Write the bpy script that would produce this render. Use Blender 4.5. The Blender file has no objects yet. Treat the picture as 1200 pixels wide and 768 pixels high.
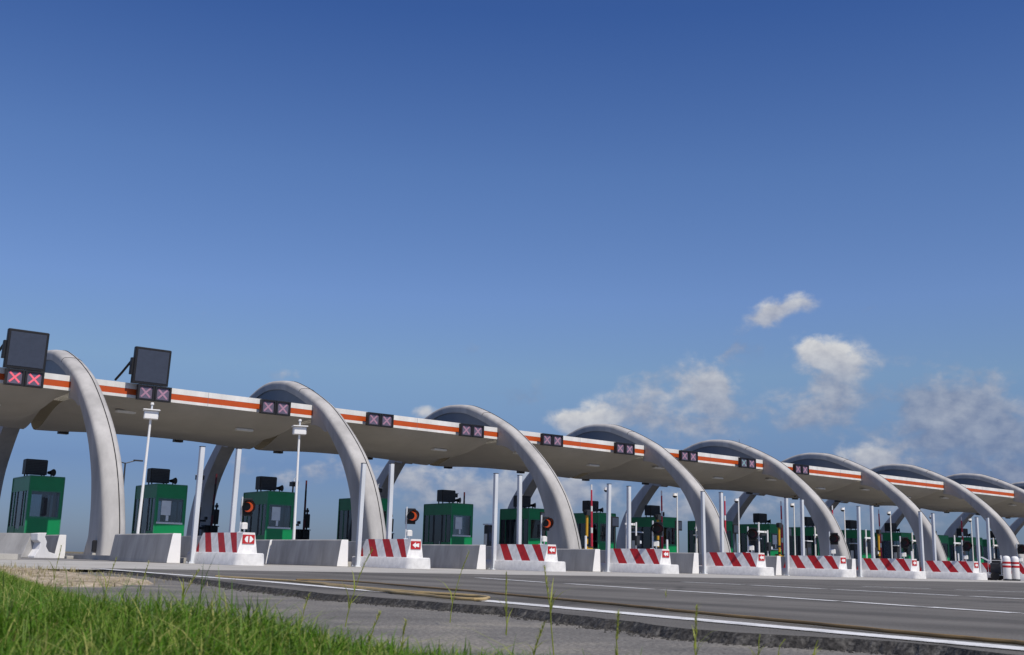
import bpy, math, random
from mathutils import Vector, Matrix
random.seed(7)
sc = bpy.context.scene
COL = sc.collection
R_ = math.radians
D = 5.53            # lane spacing
SK = 0.045          # the lanes run at a slight skew to the plaza front
ANG = -math.atan(SK)
CAMZ = 0.25
ORD = ['first','second','third','fourth','fifth','sixth','seventh','eighth','ninth','tenth','eleventh','twelfth','thirteenth','fourteenth','fifteenth','sixteenth','seventeenth']

def U(i): return 14.5 + D*i
def P(u, y, z=0.0): return Vector((u + SK*(y-31.0), y, z))

# ------------------------------------------------------------------ camera
FPX = 1320.0
CX = Vector((0.767, 0, 0))
def unit(v): return v.normalized()
def camray(x, y): return Vector(((x-600)/FPX, -(y-384)/FPX, -1.0))
a = camray(2222, 701); b = camray(1222, 701-25.5)
up = unit(a.cross(b))
if up.y < 0: up = -up
Xc = unit(a); Yc = up.cross(Xc)
RM = Matrix((Xc, Yc, up))           # world = RM @ cam
cam = bpy.data.cameras.new('camera'); camo = bpy.data.objects.new('camera', cam); COL.objects.link(camo)
camo.matrix_world = Matrix.Translation((0, 0, CAMZ)) @ RM.to_4x4()
cam.sensor_width = 36.0; cam.sensor_fit = 'HORIZONTAL'; cam.lens = 36.0*FPX/1200
cam.clip_start = 0.05; cam.clip_end = 20000
cam.dof.use_dof = True; cam.dof.focus_distance = 38; cam.dof.aperture_fstop = 10
sc.camera = camo
def ground(x, y, z=0.0):
    d = RM @ camray(x, y); t = (z-CAMZ)/d.z
    return Vector((d.x*t, d.y*t, z))

# ------------------------------------------------------------------ materials
def newmat(name):
    m = bpy.data.materials.new(name); m.use_nodes = True
    nt = m.node_tree; return m, nt, nt.nodes['Principled BSDF']
def mat(name, col, rough=0.6, metal=0.0, var=0.12, scale=3.0, bump=0.0, bscale=60.0, spec=0.4, detail=6.0, streak=False, emit=None, estr=0):
    m, nt, p = newmat(name)
    N = nt.nodes; L = nt.links
    p.inputs['Roughness'].default_value = rough; p.inputs['Metallic'].default_value = metal
    p.inputs['Specular IOR Level'].default_value = spec
    tc = N.new('ShaderNodeTexCoord')
    n = N.new('ShaderNodeTexNoise'); n.inputs['Scale'].default_value = scale; n.inputs['Detail'].default_value = detail; n.inputs['Roughness'].default_value = .62
    if streak:
        mp = N.new('ShaderNodeMapping'); mp.inputs['Scale'].default_value = (1, 1, .18); L.new(tc.outputs['Object'], mp.inputs['Vector']); L.new(mp.outputs[0], n.inputs['Vector'])
    else: L.new(tc.outputs['Object'], n.inputs['Vector'])
    r = N.new('ShaderNodeValToRGB')
    lo = [max(0, c*(1-var)) for c in col]; hi = [min(1, c*(1+var)) for c in col]
    r.color_ramp.elements[0].position = .3; r.color_ramp.elements[0].color = (*lo, 1)
    r.color_ramp.elements[1].position = .7; r.color_ramp.elements[1].color = (*hi, 1)
    L.new(n.outputs['Fac'], r.inputs[0]); L.new(r.outputs[0], p.inputs['Base Color'])
    if bump > 0:
        n2 = N.new('ShaderNodeTexNoise'); n2.inputs['Scale'].default_value = bscale; n2.inputs['Detail'].default_value = 4
        L.new(tc.outputs['Object'], n2.inputs['Vector'])
        bm = N.new('ShaderNodeBump'); bm.inputs['Strength'].default_value = bump; bm.inputs['Distance'].default_value = .02
        L.new(n2.outputs['Fac'], bm.inputs['Height']); L.new(bm.outputs[0], p.inputs['Normal'])
    if emit:
        p.inputs['Emission Color'].default_value = (*emit, 1); p.inputs['Emission Strength'].default_value = estr
    return m
M = {}
M['arch'] = mat('arch_concrete', (.425, .408, .386), .75, var=.2, scale=1.3, bump=.25, bscale=14, streak=True)
M['soffit'] = mat('soffit_render', (.43, .395, .345), .8, var=.10, scale=.5, bump=.08, bscale=6)
M['white'] = mat('white_paint', (.80, .785, .76), .5, var=.05, scale=2.5)
M['blockwhite'] = mat('scuffed_white_paint', (.74, .725, .70), .6, var=.16, scale=5, bump=.15, bscale=30)
M['dirtywhite'] = mat('weathered_white_paint', (.72, .71, .70), .6, var=.14, scale=4, streak=True)
M['fascia'] = mat('fascia_paint', (.74, .72, .68), .55, var=.12, scale=1.6, streak=True)
M['orange'] = mat('orange_paint', (.50, .075, .010), .45, var=.08, scale=2)
M['red'] = mat('red_paint', (.44, .014, .018), .55, var=.22, scale=5, bump=.1, bscale=30)
M['panel'] = mat('grey_cladding', (.16, .17, .19), .5, var=.06, scale=1)
M['concrete'] = mat('barrier_concrete', (.34, .33, .315), .85, var=.24, scale=2.2, bump=.3, bscale=40, streak=True)
M['green'] = mat('green_enamel', (.003, .215, .068), .35, var=.10, scale=2)
M['greendark'] = mat('green_trim', (.03, .20, .10), .35, var=.08, scale=2)
M['glass'] = mat('tinted_glass', (.035, .045, .055), .06, var=.2, scale=1.2, spec=.8)
def glassmat():
    m, nt, p = newmat('window_glass'); N = nt.nodes; L = nt.links
    tr = N.new('ShaderNodeBsdfTransparent'); tr.inputs['Color'].default_value = (.60,.66,.70,1)
    gl = N.new('ShaderNodeBsdfGlossy'); gl.inputs['Roughness'].default_value = .03; gl.inputs['Color'].default_value = (.9,.95,1,1)
    fz = N.new('ShaderNodeFresnel'); fz.inputs['IOR'].default_value = 1.75
    mx = N.new('ShaderNodeMixShader'); L.new(fz.outputs[0], mx.inputs[0]); L.new(tr.outputs[0], mx.inputs[1]); L.new(gl.outputs[0], mx.inputs[2])
    L.new(mx.outputs[0], N['Material Output'].inputs['Surface']); return m
M['glass'] = glassmat()
M['black'] = mat('black_plastic', (.012, .012, .014), .5, var=.2, scale=5)
M['dark'] = mat('dark_metal', (.03, .032, .036), .5, var=.2, scale=4)
M['steel'] = mat('painted_steel', (.60, .62, .64), .4, var=.12, scale=3, streak=True)
M['screen'] = mat('unlit_screen', (.048, .058, .085), .35, var=.10, scale=6)
M['xpanel'] = mat('signal_panel', (.13, .11, .16), .4, var=.1, scale=6)
M['xred'] = mat('lit_red_cross', (.7, .12, .16), .5, emit=(1, .13, .20), estr=.32)
M['xpink'] = mat('faint_pink_cross', (.34, .20, .27), .5, emit=(.9, .3, .5), estr=.06)
M['xteal'] = mat('faint_teal_cross', (.2, .32, .34), .5, emit=(.3, .7, .75), estr=.06)
M['glow'] = mat('lit_orange_signal', (.8, .1, .03), .5, emit=(1, .14, .03), estr=.3)
M['yellow'] = mat('yellow_paint', (.55, .30, .02), .5, var=.12, scale=4)
M['seam'] = mat('seam_line', (.03, .03, .033), .8)
M['paper'] = mat('pale_notice', (.62, .66, .68), .7)
M['boomred'] = mat('boom_red', (.50, .03, .06), .5)
M['darkred'] = mat('backlit_boom_unlit_lens', (.10, .012, .02), .5)  # red darkened to show the exit arms backlit; also the unlit signal lens
M['lampwhite'] = mat('lamp_cover', (.72, .70, .66), .4)
M['rubber'] = mat('rubber', (.02, .02, .02), .8)
M['blue'] = mat('blue_sheet', (.03, .09, .35), .5)

# ground materials
def surf(name, base, dark, light, s1, s2, bump, rough=.9, speck=0.0, streaks=0.0):
    m, nt, p = newmat(name); N = nt.nodes; L = nt.links
    p.inputs['Roughness'].default_value = rough; p.inputs['Specular IOR Level'].default_value = .25
    tc = N.new('ShaderNodeTexCoord')
    n1 = N.new('ShaderNodeTexNoise'); n1.inputs['Scale'].default_value = s1; n1.inputs['Detail'].default_value = 8; n1.inputs['Roughness'].default_value = .65
    n2 = N.new('ShaderNodeTexNoise'); n2.inputs['Scale'].default_value = s2; n2.inputs['Detail'].default_value = 3
    for n in (n1, n2): L.new(tc.outputs['Object'], n.inputs['Vector'])
    r = N.new('ShaderNodeValToRGB'); e = r.color_ramp.elements
    e[0].position = .3; e[0].color = (*dark, 1); e[1].position = .72; e[1].color = (*light, 1)
    k = e.new(.5); k.color = (*base, 1)
    L.new(n1.outputs['Fac'], r.inputs[0])
    r2 = N.new('ShaderNodeValToRGB'); r2.color_ramp.elements[0].position = .35; r2.color_ramp.elements[0].color = (1-speck, 1-speck, 1-speck, 1)
    r2.color_ramp.elements[1].position = .65; r2.color_ramp.elements[1].color = (1+speck, 1+speck, 1+speck, 1)
    L.new(n2.outputs['Fac'], r2.inputs[0])
    mx = N.new('ShaderNodeMix'); mx.data_type = 'RGBA'; mx.blend_type = 'MULTIPLY'; mx.inputs[0].default_value = 1
    L.new(r.outputs[0], mx.inputs[6]); L.new(r2.outputs[0], mx.inputs[7]); out = mx.outputs[2]
    if streaks:     # tyre wear along the lanes, and tar-dark patches
        mp = N.new('ShaderNodeMapping'); mp.inputs['Rotation'].default_value = (0, 0, .28); mp.inputs['Scale'].default_value = (1.6, .05, 1); L.new(tc.outputs['Object'], mp.inputs['Vector'])
        n3 = N.new('ShaderNodeTexNoise'); n3.inputs['Scale'].default_value = 1.0; n3.inputs['Detail'].default_value = 5; L.new(mp.outputs[0], n3.inputs['Vector'])
        n4 = N.new('ShaderNodeTexVoronoi'); n4.feature = 'DISTANCE_TO_EDGE'; n4.inputs['Scale'].default_value = .33; L.new(tc.outputs['Object'], n4.inputs['Vector'])
        r3 = N.new('ShaderNodeValToRGB'); r3.color_ramp.elements[0].position = .38; r3.color_ramp.elements[0].color = (1-streaks,)*3+(1,); r3.color_ramp.elements[1].position = .58; r3.color_ramp.elements[1].color = (1.06,)*3+(1,)
        r4 = N.new('ShaderNodeValToRGB'); r4.color_ramp.elements[0].position = .0; r4.color_ramp.elements[0].color = (.72,)*3+(1,); r4.color_ramp.elements[1].position = .012; r4.color_ramp.elements[1].color = (1,)*3+(1,)
        L.new(n3.outputs['Fac'], r3.inputs[0]); L.new(n4.outputs['Distance'], r4.inputs[0])
        for rr in (r3, r4):
            m2 = N.new('ShaderNodeMix'); m2.data_type = 'RGBA'; m2.blend_type = 'MULTIPLY'; m2.inputs[0].default_value = 1
            L.new(out, m2.inputs[6]); L.new(rr.outputs[0], m2.inputs[7]); out = m2.outputs[2]
    L.new(out, p.inputs['Base Color'])
    b = N.new('ShaderNodeBump'); b.inputs['Strength'].default_value = bump; b.inputs['Distance'].default_value = .008
    L.new(n2.outputs['Fac'], b.inputs['Height']); L.new(b.outputs[0], p.inputs['Normal'])
    return m
M['asphalt'] = surf('asphalt', (.142, .133, .119), (.108, .102, .092), (.185, .173, .155), .42, 90, .5, speck=.25, streaks=.3)
M['oldasphalt'] = surf('old_asphalt', (.17, .16, .143), (.11, .104, .094), (.28, .255, .21), 1.3, 60, .9, speck=.4)
M['asphaltedge'] = surf('asphalt_edge', (.045, .042, .039), (.024, .023, .021), (.11, .105, .096), 18, 60, 1.0, speck=.5)
M['pavement'] = surf('pale_concrete', (.42, .40, .36), (.34, .32, .28), (.50, .48, .43), .7, 40, .3, speck=.08)
M['lane'] = surf('lane_concrete', (.21, .20, .19), (.16, .155, .15), (.26, .25, .235), .7, 40, .3, speck=.1)
M['sand'] = surf('dry_sand', (.36, .29, .20), (.20, .165, .10), (.54, .46, .35), 2.8, 22, 1.0, speck=.35)
M['earth'] = surf('dry_earth', (.17, .14, .085), (.10, .09, .05), (.24, .2, .13), .8, 25, .8, speck=.25)
M['marking'] = surf('road_paint', (.66, .66, .65), (.34, .34, .34), (.78, .78, .77), 7, 60, .3, speck=.10)
M['hose'] = mat('tan_hose', (.40, .29, .13), .6, var=.25, scale=3)
M['brownhose'] = mat('brown_hose', (.22, .145, .06), .65, var=.3, scale=2)

def leafmat(name, c1, c2, c3, trans=.35):
    m, nt, p = newmat(name); N = nt.nodes; L = nt.links
    at = N.new('ShaderNodeAttribute'); at.attribute_name = 'tint'
    r = N.new('ShaderNodeValToRGB'); e = r.color_ramp.elements
    e[0].color = (*c1, 1); e[1].color = (*c3, 1); k = e.new(.5); k.color = (*c2, 1)
    L.new(at.outputs['Fac'], r.inputs[0]); L.new(r.outputs[0], p.inputs['Base Color'])
    p.inputs['Roughness'].default_value = .5; p.inputs['Specular IOR Level'].default_value = .3
    t = N.new('ShaderNodeBsdfTranslucent'); L.new(r.outputs[0], t.inputs['Color'])
    mx = N.new('ShaderNodeMixShader'); mx.inputs[0].default_value = trans
    L.new(p.outputs[0], mx.inputs[1]); L.new(t.outputs[0], mx.inputs[2]); L.new(mx.outputs[0], N['Material Output'].inputs['Surface'])
    return m
M['grass'] = leafmat('grass_blade', (.04, .105, .006), (.12, .255, .016), (.44, .44, .13), .42)
M['stalk'] = leafmat('grass_stalk', (.20, .26, .03), (.36, .40, .07), (.56, .52, .18), .4)
M['drygrass'] = leafmat('dry_grass', (.22, .2, .08), (.36, .3, .14), (.46, .4, .24), .2)

# ------------------------------------------------------------------ mesh builder
class MB:
    def __init__(s): s.v = []; s.f = []; s.m = []; s.mats = []
    def mi(s, m):
        if m not in s.mats: s.mats.append(m)
        return s.mats.index(m)
    def face(s, pts, m):
        k = len(s.v); s.v += [tuple(p) for p in pts]; s.f.append(tuple(range(k, k+len(pts)))); s.m.append(s.mi(m))
    def box(s, x0, x1, y0, y1, z0, z1, m):
        k = len(s.v); s.v += [(x0,y0,z0),(x1,y0,z0),(x1,y1,z0),(x0,y1,z0),(x0,y0,z1),(x1,y0,z1),(x1,y1,z1),(x0,y1,z1)]
        for f in ((0,3,2,1),(4,5,6,7),(0,1,5,4),(1,2,6,5),(2,3,7,6),(3,0,4,7)): s.f.append(tuple(k+i for i in f)); s.m.append(s.mi(m))
    def rbox(s, x0, x1, y0, y1, z0, z1, m, b=.02):
        # box with chamfered vertical and top edges
        def ring(i, z): return [(x0+b-i*0+ (0 if i else 0), y0, z)]
        def loop(ins, z):
            X0, X1, Y0, Y1 = x0+ins, x1-ins, y0+ins, y1-ins
            return [(X0+b,Y0,z),(X1-b,Y0,z),(X1,Y0+b,z),(X1,Y1-b,z),(X1-b,Y1,z),(X0+b,Y1,z),(X0,Y1-b,z),(X0,Y0+b,z)]
        s.loft([loop(0, z0), loop(0, z1-b), loop(b, z1)], m, True)
    def loft(s, rings, m, cap=True, closed=True):
        k = len(s.v); n = len(rings[0])
        for r in rings: s.v += [tuple(p) for p in r]
        mi = s.mi(m)
        for j in range(len(rings)-1):
            for i in range(n if closed else n-1):
                i2 = (i+1) % n
                s.f.append((k+j*n+i, k+j*n+i2, k+(j+1)*n+i2, k+(j+1)*n+i)); s.m.append(mi)
        if cap:
            s.f.append(tuple(k+i for i in reversed(range(n)))); s.m.append(mi)
            s.f.append(tuple(k+(len(rings)-1)*n+i for i in range(n))); s.m.append(mi)
    def tube(s, pts, r, m, n=8, cap=True):
        pts = [Vector(p) for p in pts]; rr = r if isinstance(r, (list, tuple)) else [r]*len(pts)
        rings = []
        for i, p in enumerate(pts):
            d = (pts[min(i+1, len(pts)-1)]-pts[max(i-1, 0)]).normalized()
            ref = Vector((0, 0, 1)) if abs(d.z) < .9 else Vector((1, 0, 0))
            a = d.cross(ref).normalized(); b = a.cross(d).normalized()
            # ring wound so normals face outward
            rings.append([p + (a*math.cos(2*math.pi*q/n) - b*math.sin(2*math.pi*q/n))*rr[i]*(-1 if False else 1) for q in range(n)])
        s.loft(rings, m, cap)
    def prism(s, poly, axis, a0, a1, m):
        # poly: 2-D points; axis 0: (y,z) extruded along x; axis 1: (x,z) along y
        def pt(q, a): return (a, q[0], q[1]) if axis == 0 else (q[0], a, q[1])
        s.loft([[pt(q, a0) for q in poly], [pt(q, a1) for q in poly]], m, True)
    def build(s, name, parent=None, smooth=False, attr=None, bevel=0, sharp=40):
        me = bpy.data.meshes.new(name); me.from_pydata(s.v, [], s.f); 
        for m in s.mats: me.materials.append(M[m])
        me.polygons.foreach_set('material_index', s.m)
        if attr:
            at = me.attributes.new('tint', 'FLOAT', 'POINT'); at.data.foreach_set('value', attr)
        else:
            import bmesh
            bm = bmesh.new(); bm.from_mesh(me)
            bmesh.ops.remove_doubles(bm, verts=bm.verts, dist=1e-5)
            bmesh.ops.recalc_face_normals(bm, faces=bm.faces)
            if smooth:
                for f in bm.faces: f.smooth = True
                for e in bm.edges:
                    if len(e.link_faces) == 2 and e.calc_face_angle(0) > R_(sharp): e.smooth = False
            bm.to_mesh(me); bm.free()
        me.update()
        o = bpy.data.objects.new(name, me); COL.objects.link(o)
        if parent: o.parent = parent
        if bevel:
            bv = o.modifiers.new('bevel', 'BEVEL'); bv.width = bevel; bv.segments = 2; bv.limit_method = 'ANGLE'; bv.angle_limit = R_(40)
        return o

def tag(o, label, cat, group=None):
    o['label'] = label; o['category'] = cat
    if group: o['group'] = group
    return o
def thing(name, label, cat, loc=(0,0,0), rz=0, group=None):
    o = bpy.data.objects.new(name, None); COL.objects.link(o); o.empty_display_size = .2
    o.location = loc; o.rotation_euler = (0, 0, rz); return tag(o, label, cat, group)
KIDS = {}
def kids(o): return [c for c in bpy.data.objects if c.parent == o]
def dup(root, loc, label, rz=None):
    r = root.copy(); COL.objects.link(r); r.location = loc; r['label'] = label
    if rz is not None: r.rotation_euler = (0, 0, rz)
    for c in TREE(root):
        pass
    return r
def copy_tree(o, parent=None):
    c = o.copy(); COL.objects.link(c)
    if parent: c.parent = parent
    for ch in kids(o): copy_tree(ch, c)
    return c
def place(root, loc, label, first):
    """the first call places the original, later calls place copies"""
    o = root if first else copy_tree(root)
    o.location = loc; o['label'] = label
    return o
def struct(o): o['kind'] = 'structure'; return o

# ------------------------------------------------------------------ the ground
def sheet(name, pts, m, z, sub=0):
    b = MB(); b.face([(p[0], p[1], 0) for p in pts], m)
    o = b.build(name); o.location.z = z
    return struct(o)
sheet('ground', [(-4000,-4000),(4000,-4000),(4000,4000),(-4000,4000)], 'earth', -.09)
# old lower road surface beside the bank
sheet('old_road', [(-1.5,-12),(60,-12),(60,-6),(6.4,16),(6.6,18),(3.2,18),(2.4,8)], 'oldasphalt', -.043)
# edge of the newer asphalt layer: ragged, measured along the white edge line
edge = [(3.30,-12.0),(3.55,-2.0),(3.75,1.0),(3.93,1.95),(4.70,5.87),(5.55,10.5),(6.03,14.46),(6.6,18.5)]
def edge_at(y):
    for (x0,y0),(x1,y1) in zip(edge, edge[1:]):
        if y0 <= y <= y1: return x0+(x1-x0)*(y-y0)/(y1-y0)
    return edge[-1][0]
rg = random.Random(3)
ys = []; y = -12.0
while y < 18.3:
    ys.append(y); y += (.035 if y < 9 and y > 0 else .12)
ys.append(18.4)
def off(y): return .20 + .012*math.sin(y*3.1)+.01*math.sin(y*7.7+1)+rg.uniform(-.022,.022) + max(0,(y-6))*.012
RIM = [(1330,791),(1200,770),(1100,757.5),(1000,748.5),(900,743.5),(800,736.5),(700,723.5),(600,712.5),(493,704.3),(393,696.8),(293,686),(227,677.4),(190,673.2)]
left = [(3.2,-12.0),(3.25,-4.0),(3.3,.4)]
import mathutils
for (xa,ya),(xb,yb_) in zip(RIM, RIM[1:]):
    g0, g1 = ground(xa,ya), ground(xb,yb_); n_ = max(4, int((g1-g0).length/.03))
    for k in range(n_):
        g = g0.lerp(g1, k/n_); nn = mathutils.noise.noise(Vector((g.x*2.2,g.y*2.2,1.7)))*.05 + mathutils.noise.noise(Vector((g.x*9,g.y*9,4.1)))*.025 + rg.uniform(-.004,.004)
        left.append((g.x+nn, g.y+nn*.2))
left.append((6.35, 17.0)); left.append((6.6, 18.3))
ys = [q[1] for q in left]
b = MB()
right = [(60,22.6),(160,23.5),(160,-12)]
b.face([(x,y,0) for x,y in left][::-1] + [(160,-12,0),(160,23.4,0),(60,21.9,0),(14,18.9,0)][::1], 'asphalt')
struct(b.build('road'))
# broken side of the asphalt layer
b = MB()
foot = [(x-.03-.05*abs(mathutils.noise.noise(Vector((x*6,y*6,8.8))))-rg.uniform(0,.02), y) for x, y in left]
for (p,q,r,s) in zip(left, left[1:], foot[1:], foot):
    mid1 = ((p[0]+s[0])/2+rg.uniform(-.012,.012), p[1], -.018+rg.uniform(-.006,.006))
    b.face([(s[0],s[1],-.042),(p[0],p[1],-.0005),(q[0],q[1],-.0005),(r[0],r[1],-.042)], 'asphaltedge')
struct(b.build('road_edge'))
# loose asphalt crumbs along the edge
b = MB()
for i in range(2600):
    q_ = left[rg.randrange(3,len(left)-2)]; y = q_[1]+rg.uniform(-.03,.03); x = q_[0]-.04-abs(rg.gauss(0,.055)); s = rg.uniform(.002,.011)*rg.choice((.5,.7,1,1,1.5))
    z = -.043
    top = (x+rg.uniform(-.3,.3)*s, y+rg.uniform(-.3,.3)*s, z+s*rg.uniform(.7,1.2))
    q = [(x+s*math.cos(t+rg.uniform(-.3,.3)), y+s*math.sin(t), z) for t in (0,1.57,3.14,4.71)]
    for j in range(4): b.face([q[j], q[(j+1)%4], top], 'asphaltedge')
o = b.build('asphalt_crumbs'); o['kind'] = 'stuff'; 
# pale concrete slab of the plaza
sheet('plaza_pavement', [(-40,15.5),(6.8,17.0),(14,18.9),(60,21.9),(160,23.4),(260,24),(260,32.5),(-40,32.5)], 'pavement', -.004)
sheet('lane_surface', [(-40,32.5),(260,32.5),(260,90),(-40,90)], 'lane', -.004)
# markings
def strip(name, pts, w, z=.004, holes=None):
    b = MB()
    pts = [Vector((p[0],p[1],0)) for p in pts]; rings = []
    for i, p in enumerate(pts):
        d = (pts[min(i+1,len(pts)-1)]-pts[max(i-1,0)]).normalized(); n = Vector((-d.y, d.x, 0))
        rings.append((p+n*w/2, p-n*w/2))
    for r0, r1 in zip(rings, rings[1:]): b.face([r0[0], r0[1], r1[1], r1[0]], 'marking')
    o = b.build(name); o.location.z = z; return struct(o)
fine = [(edge_at(-12+.25*i)+.02, -12+.25*i) for i in range(int(30.2/.25))]
strip('edge_line', [p for p in fine], .165)
def dash(p0, p1, w):
    a, c = ground(*p0), ground(*p1); strip('lane_dash', [a, c], w)
for p0, p1 in (((560,677.5),(640,683)),((665,684.4),(764,691)),((777,691.8),(884,698.5)),((894,699),(980,705)),((992,705.5),(1077,711.5)),((1088,712),(1190,719)),((1205,720),(1330,729))): dash(p0, p1, .13)
for p0, p1 in (((800,682.3),(870,685.5)),((880,686),(965,690.6)),((978,691.2),(1122,698.6)),((1138,699.2),(1215,703.2)),((1230,704),(1330,709.5))): dash(p0, p1, .16)
for p0, p1 in (((1010,687.5),(1090,690.3)),((1120,691.5),(1210,694.6))): dash(p0, p1, .18)

# sand spill at the left end of the road
b = MB(); nx, ny = 36, 30
rs = random.Random(11)
import mathutils
def nz(x, y, s=1.0): return mathutils.noise.noise(Vector((x*s, y*s, 3.3)))
grid = []
for j in range(ny):
    row = []
    for i in range(nx):
        x = -4.0 + 8.6*i/(nx-1); y = 9.5 + 6.8*j/(ny-1)
        cx = 2.0 + (y-9)*.24; e = ((x-cx)/2.4)**2 + ((y-12.8)/3.2)**2 + .45*nz(x,y,.9) + .3*nz(x,y,2.7)
        h = max(0, 1-e)*(.09 + .06*nz(x,y,1.4) + .05*nz(x,y,4)) - .03 - (0.03 if e > 1 else 0)
        row.append((x, y, h))
    grid.append(row)
for j in range(ny-1):
    for i in range(nx-1): b.face([grid[j][i], grid[j][i+1], grid[j+1][i+1], grid[j+1][i]], 'sand')
struct(b.build('sand_patch', smooth=True))

# ------------------------------------------------------------------ hoses on the road
def hose(name, px, r, m, label, z=.0):
    pts = [ground(x, y, r) for x, y in px]
    # smooth resample
    out = []
    for i in range(len(pts)-1):
        p0 = pts[max(i-1,0)]; p1 = pts[i]; p2 = pts[i+1]; p3 = pts[min(i+2,len(pts)-1)]
        for k in range(8):
            t = k/8
            q = .5*((2*p1)+(p2-p0)*t+(2*p0-5*p1+4*p2-p3)*t*t+(3*p1-3*p2+p3-p0)*t**3)
            q.x += .008*math.sin(i*2.1+k*.9); q.z = r+.005+z; out.append(q)
    out.append(pts[-1])
    b = MB(); b.tube(out, r, m, 8); o = b.build(name, smooth=True); tag(o, label, 'hose'); return o
hose('hose', [(347,680),(385,680.5),(427,683),(467,686.4),(510,690),(560,694.2),(587,697),(653,703),(733,710.5),(800,717.5),(883,725.5),(967,733.5),(1050,742),(1133,749.5),(1200,755.5),(1290,764)], .0085, 'brownhose', 'long brown hose lying across the asphalt beside the white edge line')
hose('hose', [(253,676),(303,679.2),(347,682),(393,687),(427,690.3),(460,694.5),(493,698),(527,701.5),(556,703.4),(572,701.8),(560,699.6),(520,697),(480,694.4),(440,691),(395,686.2),(360,682.4)], .0105, 'hose', 'tan hose doubled back in a loop on the road by the white line')

# ------------------------------------------------------------------ canopy
CY = 49.75
FRONT = [(0,10.15),(1.0,10.08),(2.0,9.75),(2.95,9.32),(3.8,8.78),(4.8,7.9),(5.8,6.75),(6.75,5.45),(7.25,4.6),(7.7,3.65),(8.1,2.7),(8.4,1.85),(8.65,1.0),(8.78,0)]
BACK = [(8.81,.9),(8.68,1.9),(8.38,2.95),(7.95,4.0),(7.4,5.0),(6.7,6.1),(5.8,7.3),(4.6,8.6),(3.6,9.3),(2.5,9.8),(1.4,10.08),(0,10.2)]
DEPTH = [(0,2.3),(1.0,1.85),(2.3,1.45),(3.7,1.12),(5.0,.84),(6.5,.62),(7.2,.50),(9,.46)]
def lerp(t, tab):
    for (a,b),(c,d) in zip(tab, tab[1:]):
        if t <= c: return b+(d-b)*(t-a)/(c-a)
    return tab[-1][1]
def arch_path(n=72):
    ctrl = [Vector((-h, z)) for z, h in FRONT] + [Vector((h, z)) for z, h in BACK]
    out = []
    for i in range(len(ctrl)-1):
        p0 = ctrl[max(i-1,0)]; p1 = ctrl[i]; p2 = ctrl[i+1]; p3 = ctrl[min(i+2,len(ctrl)-1)]
        for k in range(3):
            t = k/3; out.append(.5*((2*p1)+(p2-p0)*t+(2*p0-5*p1+4*p2-p3)*t*t+(3*p1-3*p2+p3-p0)*t**3))
    out.append(ctrl[-1]); return out
path = arch_path()
SEC = [(-.38,None),(-.42,-.22),(-.405,-.12),(-.34,-.042),(-.16,-.005),(.08,0),(.26,-.03),(.37,-.09),(.42,-.2),(.38,None)]
def arch_frames():
    fr = []
    for i, p in enumerate(path):
        d = (path[min(i+1,len(path)-1)]-path[max(i-1,0)]).normalized()
        n = Vector((-d.y, d.x))
        if n.y < 0 and abs(p.x) < 5: n = -n
        fr.append((p, n))
    return fr
fr = arch_frames()
def arch_mesh():
    b = MB(); rings = []
    for p, n in fr:
        dep = lerp(p.y, DEPTH); ring = []
        for du, dn in SEC:
            q = p + n*(-dep if dn is None else dn)
            if dn is None and p.y < .05: q = Vector((p.x + (dep if p.x < 0 else -dep), 0))
            q.y = max(q.y, 0)
            ring.append((du, q.x, q.y))
        rings.append(ring)
    b.loft(rings, 'arch', True); return b
canopy = thing('toll_canopy', 'long pale concrete toll plaza canopy with orange striped fascia carried on leaping arches', 'canopy', P(14.65, CY, 0))
def loc_u(u): return u-14.65
canopy.rotation_euler = (0,0,0)
base = P(14.65, CY, 0)
def shear(o, k):   # place a part at arch number k, turned into the lane direction
    o.location = (11.06*k, 0, 0); o.rotation_euler = (0, 0, ANG); return o
NA = 10
archob = arch_mesh().build('arch', canopy, smooth=True, sharp=50)
# seams: a cable run on the crown edge and joints across the arch
pts = [Vector((.15, (p+n*-.004).x, (p+n*-.004).y)) for p, n in fr]
sb = MB(); sb.tube(pts[2:-2], .02, 'seam', 6)
sb.build('cable', archob)
sb = MB(); p, n = fr[30]; sb.tube([Vector((du, *(p+n*(dn+.003)))) for du, dn in SEC[1:-1]], .014, 'seam', 5); sb.build('joint', archob)
# infill panel between roof and arch crown, and gusset in front of the fascia
def inner(zmin, ahead=0.0):
    pts = []
    for p, n in fr:
        q = p - n*.25
        if q.y > zmin: pts.append((q.x, q.y))
    return pts
ip = inner(6.9)
pb = MB(); poly = [(-3.92,6.9)] + [q for q in ip if -3.93 < q[0] < 5.3] + [(5.3,6.9)]
pb.prism(poly, 0, -.33, .33, 'panel'); panel = pb.build('infill_panel', canopy)
gb = MB()
up_ = [q for q in inner(5.9) if q[0] < -3.93]
low = [(-3.93,6.25),(-4.4,6.2),(-4.9,6.05),(-5.4,5.8)]
gpoly = up_ + [(-3.93,7.05)] + low
gb.prism(gpoly, 0, -.36, .36, 'soffit'); gus = gb.build('gusset', canopy)
gb = MB(); gb.prism([(-a_,z_) for a_, z_ in gpoly], 0, -.36, .36, 'soffit'); gus2 = gb.build('gusset', canopy)
for o in (archob, panel, gus, gus2): shear(o, 0)
for k in range(1, NA):
    for o in (archob, panel, gus, gus2): shear(copy_tree(o, canopy), k)
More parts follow.
